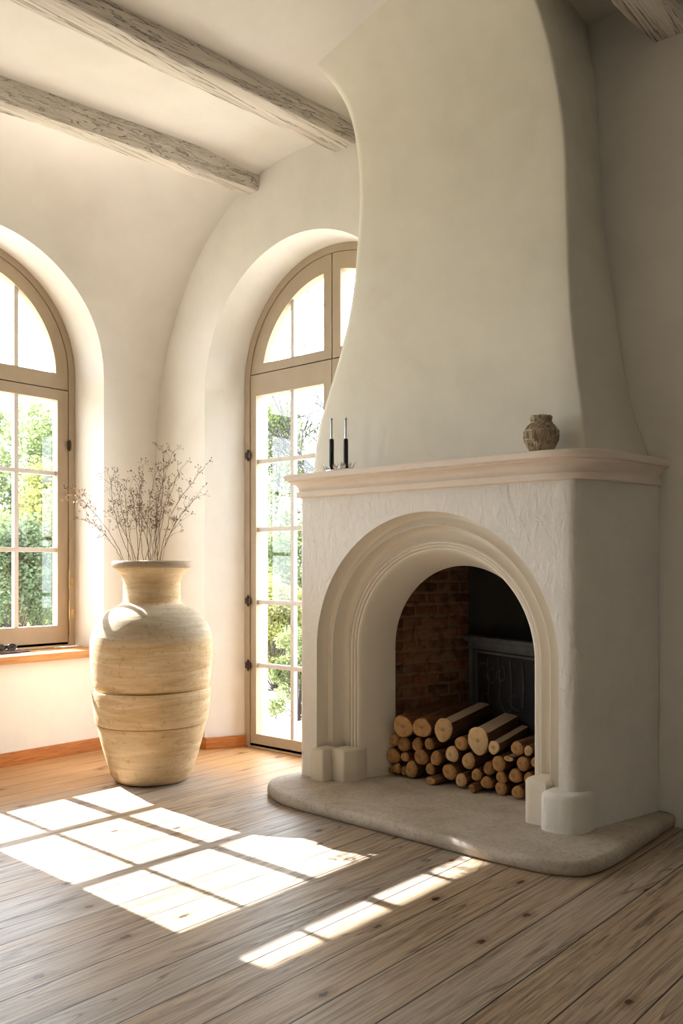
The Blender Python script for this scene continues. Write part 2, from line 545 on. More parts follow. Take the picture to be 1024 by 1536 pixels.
# ceiling
bm = bmesh.new(); xs = [-3.252, -3.2, -2.6, -2, -1.2, -.4, .2, 1.2, XR + .3]
loops = [[Vector((x, y, ceil_z(x))) for x in xs] + [Vector((XR + .3, y, 4.3)), Vector((-3.252, y, 4.3))] for y in (YF - .3, YB2 + .25)]
loft(bm, loops, True, True, True)
tag(link('ceiling', bm, M['wall']), kind='structure')

# back wall: the window bay stands forward of the wall at the right of the chimney
bm = bmesh.new()
box(bm, (-5.4, YB, -.1), (-2.97, YB2 + .17, 4.2))
wall_b = link('wall_back', bm, M['wall'])
bm = bmesh.new(); L = []
for y, c, zs, r in ((YB - .3, -3.48, 2.27, .815), (YB, -3.48, 2.27, .815), (YB2 - .02, -3.42, 2.32, .745), (YB2 + .6, -3.42, 2.32, .745)):
    L.append([Vector((s, y, z)) for s, z in arch(c, zs, r, -.005, 64)])
loft(bm, L, True, True, True)
bake(wall_b, link('cut', bm, M['wall']))
bm = bmesh.new(); bm.from_mesh(wall_b.data)
box(bm, (-1.9, YB2, -.1), (XR + .3, YB2 + .26, 4.25))
box(bm, (-2.97, YB2, 1.35), (-1.9, YB2 + .26, 4.25))
bm.to_mesh(wall_b.data); bm.free()
wall_b.data.shade_smooth(); wall_b.data.set_sharp_from_angle(angle=math.radians(28))
tag(wall_b, kind='structure')

bm = bmesh.new(); box(bm, (XR, YF - .3, -.1), (XR + .26, YB2 + .25, 4.25))
tag(link('wall_right', bm, M['wall'], smooth=0), kind='structure')
bm = bmesh.new(); box(bm, (-5.4, YF - .3, -.1), (XR + .3, YF, 4.25))
tag(link('wall_front', bm, M['wall'], smooth=0), kind='structure')

# eave added out of view to block sun through the upper lunettes
bm = bmesh.new(); box(bm, (-6.75, YF - 1, 3.765), (-5.35, 4.6, 3.9))
tag(link('added_eave', bm, M['outer'], smooth=0), kind='structure')

# baseboards
bm = bmesh.new()
box(bm, (XL, YF, 0), (XL + .016, YB, .078), bevel=.004)
tag(link('baseboard_left', bm, M['base'], smooth=0), kind='structure')
bm = bmesh.new()
P0 = [(-4.8, YB), (-4.283, YB), (-4.163, YB2 - .03)]
P1 = [(-4.784, YB - .016), (-4.262, YB - .016), (-4.146, YB2 - .03)]
loft(bm, [[(*p, 0) for p in P0 + P1[::-1]], [(*p, .074) for p in P0 + P1[::-1]]], True, True, True)
tag(link('baseboard_back', bm, M['base'], smooth=0), kind='structure')

# window sill board
bm = bmesh.new()
box(bm, (-5.06, W1 - .78, .598), (-4.735, W1 + .775, .643), bevel=.006)
tag(link('trim_1', bm, M['sill'], smooth=40), kind='structure')
bm = bmesh.new()
box(bm, (-5.06, W3 - .78, .598), (-4.735, W3 + .775, .643), bevel=.006)
tag(link('trim_2', bm, M['sill'], smooth=40), kind='structure')


# ------------------------------------------------------------------ arched windows
class Win:
    """joinery in local (s across, z up, d towards the room), mapped on a wall"""
    def __init__(s, mapf): s.f = mapf

    def ring(s, bm, outer, inner, d0, d1, closed=False):
        f = s.f
        loops = [[f(a, z, d1) for a, z in outer], [f(a, z, d1) for a, z in inner], [f(a, z, d0) for a, z in inner], [f(a, z, d0) for a, z in outer]]
        V = [[bm.verts.new(p) for p in L] for L in loops]
        n = len(outer)
        for k in range(4):
            A, B = V[k], V[(k + 1) % 4]
            for i in range(n if closed else n - 1):
                j = (i + 1) % n; bm.faces.new((A[i], A[j], B[j], B[i]))
        if not closed:
            for i in (0, n - 1): bm.faces.new([V[k][i] for k in range(4)])

    def bar(s, bm, s0, s1, z0, z1, d0, d1, bevel=.002):
        a = s.f(s0, z0, d0); b = s.f(s1, z1, d1)
        box(bm, [min(a[i], b[i]) for i in range(3)], [max(a[i], b[i]) for i in range(3)], bevel=bevel)

    def rect(s, bm, s0, s1, z0, z1, w, d0, d1, wb=None):
        wb = wb or w
        o = [(s0, z0), (s1, z0), (s1, z1), (s0, z1)]; i = [(s0 + w, z0 + wb), (s1 - w, z0 + wb), (s1 - w, z1 - w), (s0 + w, z1 - w)]
        s.ring(bm, o, i, d0, d1, True)

    def pane(s, bm, pts, d):
        bm.faces.new([bm.verts.new(s.f(a, z, d)) for a, z in pts])


def quarter(c, zs, r, side, z0, xin, n=24):
    """outline of half a lunette between a vertical line s=xin and the arc, above z0"""
    P = []
    a0 = math.asin(max(0, (z0 - zs) / r)); a1 = math.acos(min(1, abs(xin - c) / r))
    P.append((c + side * r * math.cos(a0), z0))
    for k in range(n + 1):
        a = a0 + (a1 - a0) * k / n; P.append((c + side * r * math.cos(a), zs + r * math.sin(a) + (1e-4 if k == 0 else 0)))
    P += [(xin, z0)]
    return P


def build_window(root, wn, c, zs, r, zb, zt, cols, rows, sw, clipx=None, fw=.045, topz=None, stile=.03, lun_sw=.085, bottom=.1):
    """zt: transom (z0, z1); cols: muntin offset from centre; rows: heights of the horizontal bars"""
    def add(name, bm, mat, parent, **k):
        if clipx is not None: clip(bm, (clipx, 0, 0), (1, 0, 0))
        return link(name, bm, mat, parent, **k)
    bm = bmesh.new()
    wn.ring(bm, arch(c, zs, r, zb, 48), arch(c, zs, r - fw, zb, 48), -.05, .035)
    wn.bar(bm, c - r + .01, c + r - .01, zb, zb + .03, -.05, .03)
    wn.ring(bm, arch(c, zs, r - fw + .004, zb, 48), arch(c, zs, r - fw - .018, zb, 48), -.05, -.034)
    wn.bar(bm, c - r + fw * .5, c + r - fw * .5, zt[0] - .02, zt[0] + .028, -.05, -.034)
    wn.bar(bm, c - .018, c + .018, zb, zs + r - fw * .6, -.05, -.034)
    add('window_frame', bm, M['frame'], root)
    for side in (-1, 1):
        # lunette sash
        bm = bmesh.new(); ro = r - fw - .003; ri = ro - lun_sw
        O = quarter(c, zs, ro, side, zt[0] + .007, c + side * .004); I = quarter(c, zs, ri, side, zt[1] + .035, c + side * (stile + .004))
        wn.ring(bm, O, I, -.03, .028, True)
        sash = add('lunette_sash', bm, M['frame'], root)
        bm = bmesh.new(); xm = c + side * cols; zm = zs + math.sqrt(ri * ri - cols * cols)
        wn.bar(bm, xm - .014, xm + .014, zt[1] + .03, zm + .01, -.02, .012)
        add('muntin', bm, M['muntin'], sash, loc=(0, 0, 0))
        bm = bmesh.new(); wn.pane(bm, quarter(c, zs, ri + .006, side, zt[1] + .03, c + side * stile), -.005)
        add('pane', bm, M['glass'], sash, loc=(0, 0, 0), smooth=0, recalc=False)
        # casement leaf
        a, b = sorted((c + side * .003, c + side * (r - fw - .004)))
        bm = bmesh.new()
        so_, si_ = (a, b) if side > 0 else (b, a)
        o = [(a, zb + .012), (b, zb + .012), (b, zt[0]), (a, zt[0])]
        wl = stile if side > 0 else sw; wr = sw if side > 0 else stile
        i = [(a + wl, zb + bottom), (b - wr, zb + bottom), (b - wr, topz), (a + wl, topz)]
        wn.ring(bm, o, i, -.03, .03, True)
        leaf = add('casement', bm, M['frame'], root)
        bm = bmesh.new()
        wn.bar(bm, xm - .014, xm + .014, zb + bottom - .003, topz + .003, -.02, .014)
        for z in rows: wn.bar(bm, a + wl - .003, b - wr + .003, z - .014, z + .014, -.019, .015)
        add('muntin', bm, M['muntin'], leaf, loc=(0, 0, 0))
        bm = bmesh.new(); wn.pane(bm, [(a + wl - .003, zb + bottom - .003), (b - wr + .003, zb + bottom - .003), (b - wr + .003, topz + .003), (a + wl - .003, topz + .003)], -.005)
        add('pane', bm, M['glass'], leaf, loc=(0, 0, 0), smooth=0, recalc=False)


def make_w(cy, name):
    root = empty(name, (-5.1, cy, .64)); tag(root, kind='structure')
    wn = Win(lambda s, z, d: Vector((-5.1 + d, s, z)))
    build_window(root, wn, cy, 2.40, .744, .645, (2.305, 2.375), .345, (1.27, 1.765), .075, topz=2.238, bottom=.138, stile=.022)
    return root


w1 = make_w(W1, 'window_1')
w3 = make_w(W3, 'window_3')
d2 = empty('window_2', (-3.42, 3.92, 0)); tag(d2, kind='structure')
wn2 = Win(lambda s, z, d: Vector((s, 3.92 - d, z)))
build_window(d2, wn2, -3.42, 2.32, .745, .002, (2.39, 2.42), .342, (.53, .935, 1.4, 1.835), .05, clipx=-2.98, topz=2.255, bottom=.09, stile=.062, lun_sw=.1)

# iron hinges and latches
def hinge(parent, p, axis):
    bm = bmesh.new()
    a = Vector(p)
    tube(bm, [a + Vector((0, 0, -.03)), a + Vector((0, 0, .03))], .009, seg=10)
    tube(bm, [a + Vector((0, 0, .03)), a + Vector((0, 0, .038))], .006, .002, seg=10)
    tube(bm, [a + Vector((0, 0, -.03)), a + Vector((0, 0, -.038))], .006, .002, seg=10)
    q = Vector(axis) * .026
    lo = a - q - Vector((.004, .004, .02)); hi = a + q + Vector((.004, .004, .02))
    box(bm, lo, hi, bevel=.002)
    link('hinge', bm, M['iron'], parent)


for z in (1.879, .943, .528): hinge(d2, (-4.128, 3.878, z), (.8, 0, 0))
hinge(w1, (-5.055, 3.165, 1.953), (0, .3, 0))
for z, c_ in ((1.06, 'brass'), (.86, 'brass')):
    bm = bmesh.new()
    box(bm, (-5.075, 3.168, z - .028), (-5.045, 3.192, z + .028), bevel=.003)
    tube(bm, [(-5.05, 3.16, z - .04), (-5.05, 3.16, z + .08)], .005, seg=8)
    link('latch', bm, M[c_], w1)
bm = bmesh.new(); tube(bm, [(-5.052, 3.166, .72), (-5.052, 3.166, 1.35)], .005, seg=8)
link('bolt_rod', bm, M['frame'], w1)


# ------------------------------------------------------------------ ceiling beams
def beam(name, x0, y0, x1, y1, wd, zb0, zb1, zt, label, seed):
    rnd = random.Random(seed); bm = bmesh.new(); loops = []
    n = 60
    for i in range(n + 1):
        t = i / n; x = x0 + (x1 - x0) * t; y = y0 + (y1 - y0) * t; zb = zb0 + (zb1 - zb0) * t
        L = []
        S = [(0, zt), (0, zb + .035), (0, zb + .012), (-.004, zb + .004), (-.012, zb), (-wd * .5, zb - .002), (-wd + .012, zb), (-wd + .004, zb + .005), (-wd, zb + .014), (-wd, zt)]
        for k, (dx, z) in enumerate(S):
            q = Vector((y * 2.2, k * .35, seed)); nz = noise.noise(q) * .009 + noise.noise(q * 4) * .004
            L.append(Vector((x + dx + (nz if k != 0 else 0), y, z + (nz if 0 < k < 9 else 0))))
        loops.append(L)
    loft(bm, loops, True, True, True)
    o = link(name, bm, M['beam'], smooth=50); tag(o, label, 'beam', 'rough limewashed ceiling beams')
    return o


beam('ceiling_beam', -3.60, -3.0, -3.045, YB - .002, .15, 3.462, 3.462, 3.60, 'thick limewashed wooden ceiling beam that runs in behind the chimney hood, long crack along it', 1)
beam('ceiling_beam', -4.52, -.70, -3.80, YB - .002, .105, 3.455, 3.42, 3.60, 'slimmer pale ceiling beam ending on the back wall above the tall arched window', 4)
beam('ceiling_beam', -1.95, -3.0, -1.35, YB2 - .002, .16, 3.53, 3.53, 3.9, 'rough ceiling beam to the right of the chimney hood, its end at the back wall', 7)

# ------------------------------------------------------------------ fireplace
FX, FZ = -2.3835, .735
HZ = .06
fp = empty('fireplace', (FX, 3.5, 0))
tag(fp, 'white plastered arched fireplace with tall curved hood, mantel shelf and stone hearth', 'fireplace')

# hearth slab
def smooth_poly(P, it=3):
    for _ in range(it):
        Q = []
        for i in range(len(P)):
            a, b = Vector(P[i]), Vector(P[(i + 1) % len(P)])
            Q += [a * .75 + b * .25, a * .25 + b * .75]
        P = Q
    return P


def chaikin(P, it=3):
    P = [Vector(p) for p in P]
    for _ in range(it):
        Q = [P[0]]
        for a, b in zip(P, P[1:]): Q += [a * .75 + b * .25, a * .25 + b * .75]
        P = Q + [P[-1]]
    return P


HP = [(-3.25, 3.64), (-3.255, 3.40), (-3.265, 3.22), (-3.16, 3.09), (-2.97, 3.012), (-2.6, 2.998), (-2.0, 2.975), (-1.62, 2.965), (-1.44, 3.02), (-1.392, 3.19), (-1.40, 3.5), (-1.41, 3.918)]
P = [Vector((-2.90, 4.36)), Vector((-2.90, 3.64))] + chaikin(HP) + [Vector((-1.93, 3.918)), Vector((-1.93, 4.36))]
bm = bmesh.new()
cx, cy = -2.38, 3.4
def inset(P, d):
    n = len(P); out = []
    area = sum(P[i].x * P[(i + 1) % n].y - P[(i + 1) % n].x * P[i].y for i in range(n))
    sg = 1 if area > 0 else -1
    for i in range(n):
        a, b, c = P[i - 1], P[i], P[(i + 1) % n]
        t = ((b - a).normalized() + (c - b).normalized())
        t = t.normalized() if t.length > 1e-6 else (c - b).normalized()
        nrm = Vector((-t.y, t.x)) * sg
        out.append(b + nrm * d if 1 < i < n - 2 else b.copy())
    return out
lv = [(0.012, 0.001), (0.003, .012), (0, .03), (0.003, .046), (.010, .056), (.024, HZ)]
loops = []
for d, z in lv:
    loops.append([Vector((p.x, p.y, z)) for p in inset(P, d)])
loft(bm, loops, True, True, True)
bmesh.ops.triangulate(bm, faces=[f for f in bm.faces if len(f.verts) > 4])
link('hearth', bm, M['hearth'], fp, smooth=60)

# body: front face with arched hole + sides
YF0 = 3.37; XL0 = -3.187
side = [(-1.70, YF0), (-1.66, YF0 + .001), (-1.642, YF0 + .006), (-1.628, YF0 + .018), (-1.617, YF0 + .036), (-1.600, YF0 + .08), (-1.58, 3.51), (-1.55, 3.64), (-1.515, 3.78), (-1.485, YB2 - .003)]
ZT = 1.56
bm = bmesh.new()
hole = arch(FX, FZ, .683, HZ, 48)           # right foot -> left foot
outer_pts = [(-1.70, HZ), (-1.70, ZT), (XL0, ZT), (XL0, HZ)]
poly = [(-1.70, HZ), (-1.70, ZT), (XL0 + .02, ZT), (XL0 + .02, HZ)] + hole[::-1]
tess = geometry.tessellate_polygon([[Vector((x, z, 0)) for x, z in poly]])
vs = [bm.verts.new((x, YF0, z)) for x, z in poly]
for t in tess: bm.faces.new([vs[i] for i in t])
# right side, rounded
for (xa, ya), (xb, yb) in zip(side, side[1:]):
    bm.faces.new([bm.verts.new(p) for p in ((xa, ya, HZ), (xb, yb, HZ), (xb, yb, ZT), (xa, ya, ZT))])
# left side
ls = [(XL0 + .02, YF0), (XL0 + .006, YF0 + .006), (XL0, YF0 + .02), (XL0, YB)]
for (xa, ya), (xb, yb) in zip(ls, ls[1:]):
    bm.faces.new([bm.verts.new(p) for p in ((xb, yb, 0.0), (xa, ya, 0.0), (xa, ya, ZT), (xb, yb, ZT))])
bmesh.ops.remove_doubles(bm, verts=bm.verts, dist=1e-4)
# top and closing masonry behind the ring, so the mass is solid
top = [(XL0, YB), (XL0, YF0 + .02), (XL0 + .006, YF0 + .006), (XL0 + .02, YF0)] + side + [(XL0, YB2 - .003)]
bm.faces.new([bm.verts.new((x, y, ZT)) for x, y in top])
bmesh.ops.remove_doubles(bm, verts=bm.verts, dist=1e-4)
body = link('chimney_breast', bm, M['body'], fp, smooth=50)

# stepped archivolt: profile in (radius, depth) swept around the arch
PR = [(.6835, 3.3695), (.683, 3.405), (.680, 3.430), (.672, 3.446), (.659, 3.452), (.644, 3.448), (.631, 3.436), (.622, 3.422), (.619, 3.422),
      (.6188, 3.465), (.615, 3.488), (.606, 3.502), (.592, 3.507), (.575, 3.502), (.561, 3.489), (.552, 3.474),
      (.5495, 3.478), (.549, 3.487), (.545, 3.482), (.539, 3.481), (.5355, 3.486), (.5345, 3.494), (.530, 3.489), (.525, 3.488),
      (.521, 3.492), (.520, 3.501), (.515, 3.497), (.509, 3.497), (.5045, 3.502), (.500, 3.508), (.49, 3.535), (.43, 3.70), (.43, 3.712), (.60, 3.714)]
def sharp_rows(PR): return PR
bm = bmesh.new(); loops = []
for r, y in PR:
    loops.append([Vector((s, y, z)) for s, z in arch(FX, FZ, r, HZ, 64)])
loft(bm, loops, False)
link('archivolt', bm, M['mould'], fp, smooth=38)


# plinth blocks at the feet of the arch
def block(name, poly, z0, z1, rb, mat):
    bm = bmesh.new(); P = [Vector(p) for p in poly]; n = len(P)
    area = sum(P[i].x * P[(i + 1) % n].y - P[(i + 1) % n].x * P[i].y for i in range(n)); sg = 1 if area > 0 else -1
    def ins(d):
        out = []
        for i in range(n):
            a, b, c = P[i - 1], P[i], P[(i + 1) % n]
            n1 = Vector((-(b - a).y, (b - a).x)).normalized() * sg; n2 = Vector((-(c - b).y, (c - b).x)).normalized() * sg
            m = (n1 + n2); m = m / max(.35, m.length_squared / 2)
            out.append(b + m * d)
        return out
    loops = [[Vector((p.x, p.y, z0)) for p in P]]
    for k in range(6):
        a = math.radians(18 * k); loops.append([Vector((p.x, p.y, z1 - rb + rb * math.sin(a))) for p in ins(rb * (1 - math.cos(a)))])
    loft(bm, loops, True, True, True)
    bmesh.ops.triangulate(bm, faces=[f for f in bm.faces if len(f.verts) > 4])
    return link(name, bm, mat, fp, smooth=40)


def rc(a, b, c, r, n=5):
    """rounded corner b between a and c"""
    a, b, c = Vector(a), Vector(b), Vector(c)
    p = b + (a - b).normalized() * r; q = b + (c - b).normalized() * r
    return [tuple(p * (1 - t) ** 2 + b * 2 * t * (1 - t) + q * t * t) for t in [k / n for k in range(n + 1)]]


l = -1
block('plinth', [(-3.075, 3.385)] + rc((-3.075, 3.39), (-3.075, 3.325), (-2.975, 3.325), .012) + rc((-3.0, 3.325), (-2.985, 3.325), (-2.985, 3.40), .01) + [(-2.985, 3.45), (-3.075, 3.45)], HZ, .222, .016, M['plinth'])
block('plinth', [(-2.986, 3.46)] + rc((-2.986, 3.46), (-2.986, 3.392), (-2.9, 3.392), .004) + rc((-2.95, 3.392), (-2.905, 3.392), (-2.868, 3.45), .01) + rc((-2.9, 3.40), (-2.868, 3.46), (-2.868, 3.6), .012) + [(-2.868, 3.54), (-2.93, 3.54)], HZ, .225, .014, M['plinth'])
block('plinth', rc((-1.86, 3.52), (-1.862, 3.362), (-1.77, 3.362), .035) + [(-1.755, 3.362), (-1.755, 3.46), (-1.80, 3.53), (-1.862, 3.53)], HZ, .252, .02, M['plinth'])
block('plinth', rc((-1.762, 3.42), (-1.762, 3.305), (-1.6, 3.305), .05) + rc((-1.7, 3.305), (-1.585, 3.305), (-1.578, 3.5), .12, 9) + [(-1.588, 3.50), (-1.66, 3.55), (-1.70, 3.45), (-1.762, 3.45)], HZ, .222, .028, M['body'])

# mantel shelf: moulded outline swept round front and sides
def mant(off, z):
    """plan line of the shelf at an overhang"""
    f = YF0 - off
    A = [(XL0 - off * .42, YB - .001), (XL0 - off * .42, f + .012), (XL0 - off * .42 + .012, f)]
    A += [(-2.9, f), (-2.4, f), (-1.9, f)]
    A += [Vector(p) for p in rc((-1.9, f), (-1.572 + off * .25, f), (-1.50 + off * .55, 3.70), .20, 10)]
    A += [(-1.53 + off * .45, 3.60 - off * .1), (-1.487 + off * .55, YB2 - .002)]
    return [Vector((p[0], p[1], z)) for p in A]
MP = [(.004, 1.522), (.024, 1.523), (.028, 1.527), (.028, 1.551), (.025, 1.554), (.014, 1.555), (.014, 1.560), (.018, 1.572), (.030, 1.586), (.050, 1.596), (.070, 1.601), (.070, 1.608), (.090, 1.609), (.094, 1.614), (.094, 1.632), (.090, 1.638), (.082, 1.641)]
bm = bmesh.new()
V = loft(bm, [mant(o, z) for o, z in MP], False)
bm.faces.new(V[-1]); bm.faces.new(V[0])
bmesh.ops.triangulate(bm, faces=[f for f in bm.faces if len(f.verts) > 4])
link('mantel_shelf', bm, M['mantel'], fp, smooth=30)

# hood
HD = [  # z, front Y, left X, right X, junction X on the wall
    (1.60, 3.50, -3.245, -1.635, -1.525), (1.69, 3.50, -3.235, -1.643, -1.535), (1.80, 3.50, -3.222, -1.650, -1.585), (1.92, 3.50, -3.195, -1.664, -1.620), (2.09, 3.50, -3.124, -1.687, -1.650), (2.26, 3.50, -3.052, -1.702, -1.676),
    (2.45, 3.50, -2.984, -1.713, -1.697), (2.63, 3.50, -2.944, -1.720, -1.730), (2.84, 3.49, -2.916, -1.722, -1.752), (3.0, 3.473, -2.885, -1.721, -1.762),
    (3.19, 3.425, -2.845, -1.725, -1.768), (3.33, 3.37, -2.826, -1.731, -1.775), (3.43, 3.32, -2.822, -1.737, -1.782), (3.50, 3.262, -2.826, -1.744, -1.79), (3.56, 3.20, -2.85, -1.75, -1.80), (3.62, 3.12, -2.9, -1.755, -1.81), (3.72, 2.98, -2.97, -1.76, -1.82), (3.85, 2.7, -3.05, -1.765, -1.83)]
bm = bmesh.new(); loops = []
def interp(z):
    for a, b in zip(HD, HD[1:]):
        if z <= b[0]:
            t = (z - a[0]) / (b[0] - a[0]); return [a[i] + (b[i] - a[i]) * t for i in range(5)]
    return HD[-1]
# smooth the table on a fine z grid
zg = [1.60 + i * .03 for i in range(76)]
tab = [list(interp(z)) for z in zg]
for _ in range(6):
    T2 = [r[:] for r in tab]
    for i in range(1, len(tab) - 1):
        for k in range(1, 5): T2[i][k] = (tab[i - 1][k] + 2 * tab[i][k] + tab[i + 1][k]) / 4
    tab = T2
for z, y, xl, xr, xj in tab:
    z = z if z > 1.61 else 1.6
    L = [(xl, YB2 - .004), (xl, YB), (xl, y + .10), (xl + .001, y + .05), (xl + .008, y + .02), (xl + .026, y + .004), (xl + .05, y)]
    n = 14
    L += [(xl + .05 + (xr - xl - .064) * k / n, y) for k in range(1, n)]
    L += [(xr - .014, y), (xr - .006, y + .002), (xr - .001, y + .008), (xr + .001, y + .016)]
    for k in range(1, 7):
        t = k / 6; L.append((xr + (xj - xr) * t, y + .016 + (YB2 - .004 - y - .016) * t))
    loops.append([Vector((x, yy + .006 * noise.noise(Vector((x * 2, z * 2, 3))), z)) for x, yy in L])
loft(bm, loops, True, True, True)
bmesh.ops.triangulate(bm, faces=[f for f in bm.faces if len(f.verts) > 4])
link('chimney_hood', bm, M['hood'], fp, smooth=60)

# firebox: brick left cheek, sooted back, right cheek and throat
def slab(bm, a, b, th, z0, z1):
    a, b = Vector(a), Vector(b); n = (b - a).normalized(); n = Vector((-n.y, n.x)) * th
    Q = [a, b, b + n, a + n]
    loft(bm, [[(q.x, q.y, z0) for q in Q], [(q.x, q.y, z1) for q in Q]], True, True, True)
bm = bmesh.new(); slab(bm, (-2.90, 3.716), (-2.745, 4.32), .06, HZ, 1.36)
link('brick_cheek', bm, M['brick'], fp, smooth=0)
bm = bmesh.new()
slab(bm, (-2.745, 4.32), (-1.92, 4.32), .06, HZ, 1.36)
slab(bm, (-1.93, 4.32), (-1.87, 3.716), .06, HZ, 1.36)
box(bm, (-2.96, 3.716, 1.30), (-1.80, 4.38, 1.36))
link('firebox_lining', bm, M['sootwall'], fp, smooth=0)

# cast iron fireback, standing angled in front of the firebox back
fb = empty('fireback', (-2.70, 4.27, HZ), rz=math.radians(-22))
tag(fb, 'dark cast iron fireback with a moulded cornice, standing behind the logs', 'fireback')
W_, H_ = .78, .69
bm = bmesh.new(); box(bm, (0, .0, 0), (W_, .025, H_), bevel=.003)
link('plate', bm, M['soot'], fb, loc=(0, 0, 0))
bm = bmesh.new()
for (a, b) in (((.012, 0, 0), (.052, -.02, H_)), ((W_ - .052, 0, 0), (W_ - .012, -.02, H_)), ((.012, 0, H_ - .05), (W_ - .012, -.021, H_ - .012)), ((.065, 0, 0), (.078, -.01, H_ - .06)), ((.06, 0, H_ - .072), (W_ - .06, -.011, H_ - .058))):
    box(bm, a, (b[0], b[1], b[2]), bevel=.003)
link('frame', bm, M['castiron'], fb, loc=(0, 0, 0))
bm = bmesh.new()
box(bm, (-.035, -.045, H_), (W_ + .03, .03, H_ + .022), bevel=.006); box(bm, (-.02, -.03, H_ - .014), (W_ + .015, .028, H_), bevel=.004)
link('cornice', bm, M['castiron'], fb, loc=(0, 0, 0))
bm = bmesh.new(); rnd = random.Random(3)
for k in range(9):
    cx_, cz_ = .14 + .06 * (k % 5) * 1.9 * .6, .52 - .13 * (k // 3) - .03 * (k % 2)
    P = []
    for j in range(16):
        a = j * .42 + k; r_ = .055 * (1 - j / 20)
        P.append((cx_ + r_ * math.cos(a) * (1 if k % 2 else -1), -.004, cz_ + r_ * math.sin(a)))
    tube(bm, P, .006, .003, 6)
for x in (.17, .27, .37, .47, .57): tube(bm, [(x, -.003, .36), (x + .01, -.003, .47), (x - .005, -.003, .6)], .005, seg=6)
link('relief', bm, M['reliefiron'], fb, loc=(0, 0, 0))

# ------------------------------------------------------------------ firewood
LOGS = [  # x, z, r, squash, kind, length, turn(deg), rise, label
    (-2.722, .329, .060, 1, 'big', .50, 10, .03, 'large log with dark bark rim, leftmost of the big logs on the stack'),
    (-2.598, .339, .054, 1, 'big', .52, 10, .04, 'large firewood log with mottled end face, second from left on top of the stack'),
    (-2.476, .340, .062, .82, 'plank', .52, 10, .045, 'large pale round-ended log with a split flat top, in the middle of the top row'),
    (-2.273, .312, .069, .82, 'plank', .50, 10, .045, 'long split log with the largest pale end, right of the top row'),
    (-2.185, .290, .034, .9, 'plank', .45, 9, .05, 'slim squared log right beside the largest pale log end'),
    (-2.797, .248, .036, .9, 's', .3, 3, 0, 'small orange-brown log end at the far left, under the leftmost big log'),
    (-2.735, .231, .041, 1, 's', .3, 2, 0, 'round tan log end right below the leftmost big log'),
    (-2.653, .240, .038, .85, 's', .3, 0, 0, 'oval brown log end between and below the first two big logs'),
    (-2.562, .258, .030, .95, 's', .3, 2, 0, 'small brown log end below the second big log'),
    (-2.382, .281, .038, 1, 's', .3, 0, 0, 'round tan log end tucked under and right of the pale middle log'),
    (-2.432, .222, .044, .85, 'p', .3, 4, 0, 'pale oval tilted log end in the middle of the stack'),
    (-2.064, .301, .034, 1, 's', .3, 0, 0, 'round tan log end topmost at the right end of the stack'),
    (-2.007, .297, .025, .8, 'p', .3, 0, 0, 'narrow pale log end beside the topmost right log'),
    (-2.795, .165, .041, 1.1, 's', .3, 0, 0, 'wide brown log end at the far left in the middle layer'),
    (-2.715, .171, .026, 1, 's', .3, 0, 0, 'tiny round log end in the middle layer near the left side'),
    (-2.622, .182, .044, 1, 's', .3, 0, 0, 'ringed round log end in the middle layer under the oval brown one'),
    (-2.524, .190, .041, .8, 's', .3, 0, 0, 'upright oval log end left of the pale tilted log'),
    (-2.343, .199, .044, .85, 'p', .3, 0, 0, 'pale log end with strong dark growth rings in the middle of the stack'),
    (-2.031, .234, .034, 1, 's', .3, 0, 0, 'round tan log end second from the top at the right side'),
    (-2.163, .214, .038, 1, 's', .3, 0, 0, 'round orange-tan log end below the slim squared log'),
    (-2.226, .180, .033, 1, 's', .3, 0, 0, 'round tan log end below the largest pale log'),
    (-2.815, .088, .026, .8, 's', .3, 0, 0, 'narrow brown log end at the far left of the bottom row'),
    (-2.776, .100, .030, .9, 's', .3, 0, 0, 'round orange log end second in the bottom row'),
    (-2.728, .094, .029, .6, 's', .3, 0, 0, 'thin sliver of a log end third in the bottom row'),
    (-2.680, .110, .046, .85, 's', .3, 0, 0, 'big oval brown log end fourth in the bottom row'),
    (-2.566, .127, .033, .8, 's', .3, 0, 0, 'small orange oval log end above the broken chunk'),
    (-2.447, .132, .042, 1, 's', .3, 0, 0, 'round tan ringed log end in the lower middle of the stack'),
    (-2.372, .103, .034, 1, 'p', .3, 0, 0, 'round pale log end on the hearth right of the lower middle'),
    (-2.525, .084, .021, 1.7, 'c', .16, 0, 0, 'broken flat chunk of firewood lying on the hearth'),
    (-2.292, .139, .033, .85, 's', .3, 0, 0, 'dark brown log end leaning above the reddish piece'),
    (-2.231, .112, .032, 1, 's', .3, 0, 0, 'round tan log end behind the reddish piece'),
    (-2.156, .149, .031, .95, 's', .3, 0, 0, 'round tan log end in the lower right of the stack'),
    (-2.079, .167, .037, .95, 's', .3, 0, 0, 'large round tan log end third from the top at the right side'),
    (-2.282, .086, .024, .9, 'r', .22, -12, 0, 'reddish bark-covered stub lying on the hearth'),
    (-2.160, .094, .034, 1, 's', .3, 0, 0, 'round log end on the hearth, second from the right in the bottom row'),
    (-2.060, .095, .034, .9, 's', .3, 0, 0, 'round log end on the hearth at the right end of the bottom row'),
    (-2.000, .170, .030, .8, 's', .3, 0, 0, 'log end half hidden behind the right foot of the arch'),
    (-1.968, .250, .026, .8, 's', .3, 0, 0, 'log end half hidden at the top right behind the arch edge'),
    (-2.100, .250, .013, 2, 'plank', .3, 0, 0, 'thin split stick lying between the round logs at right'),
]
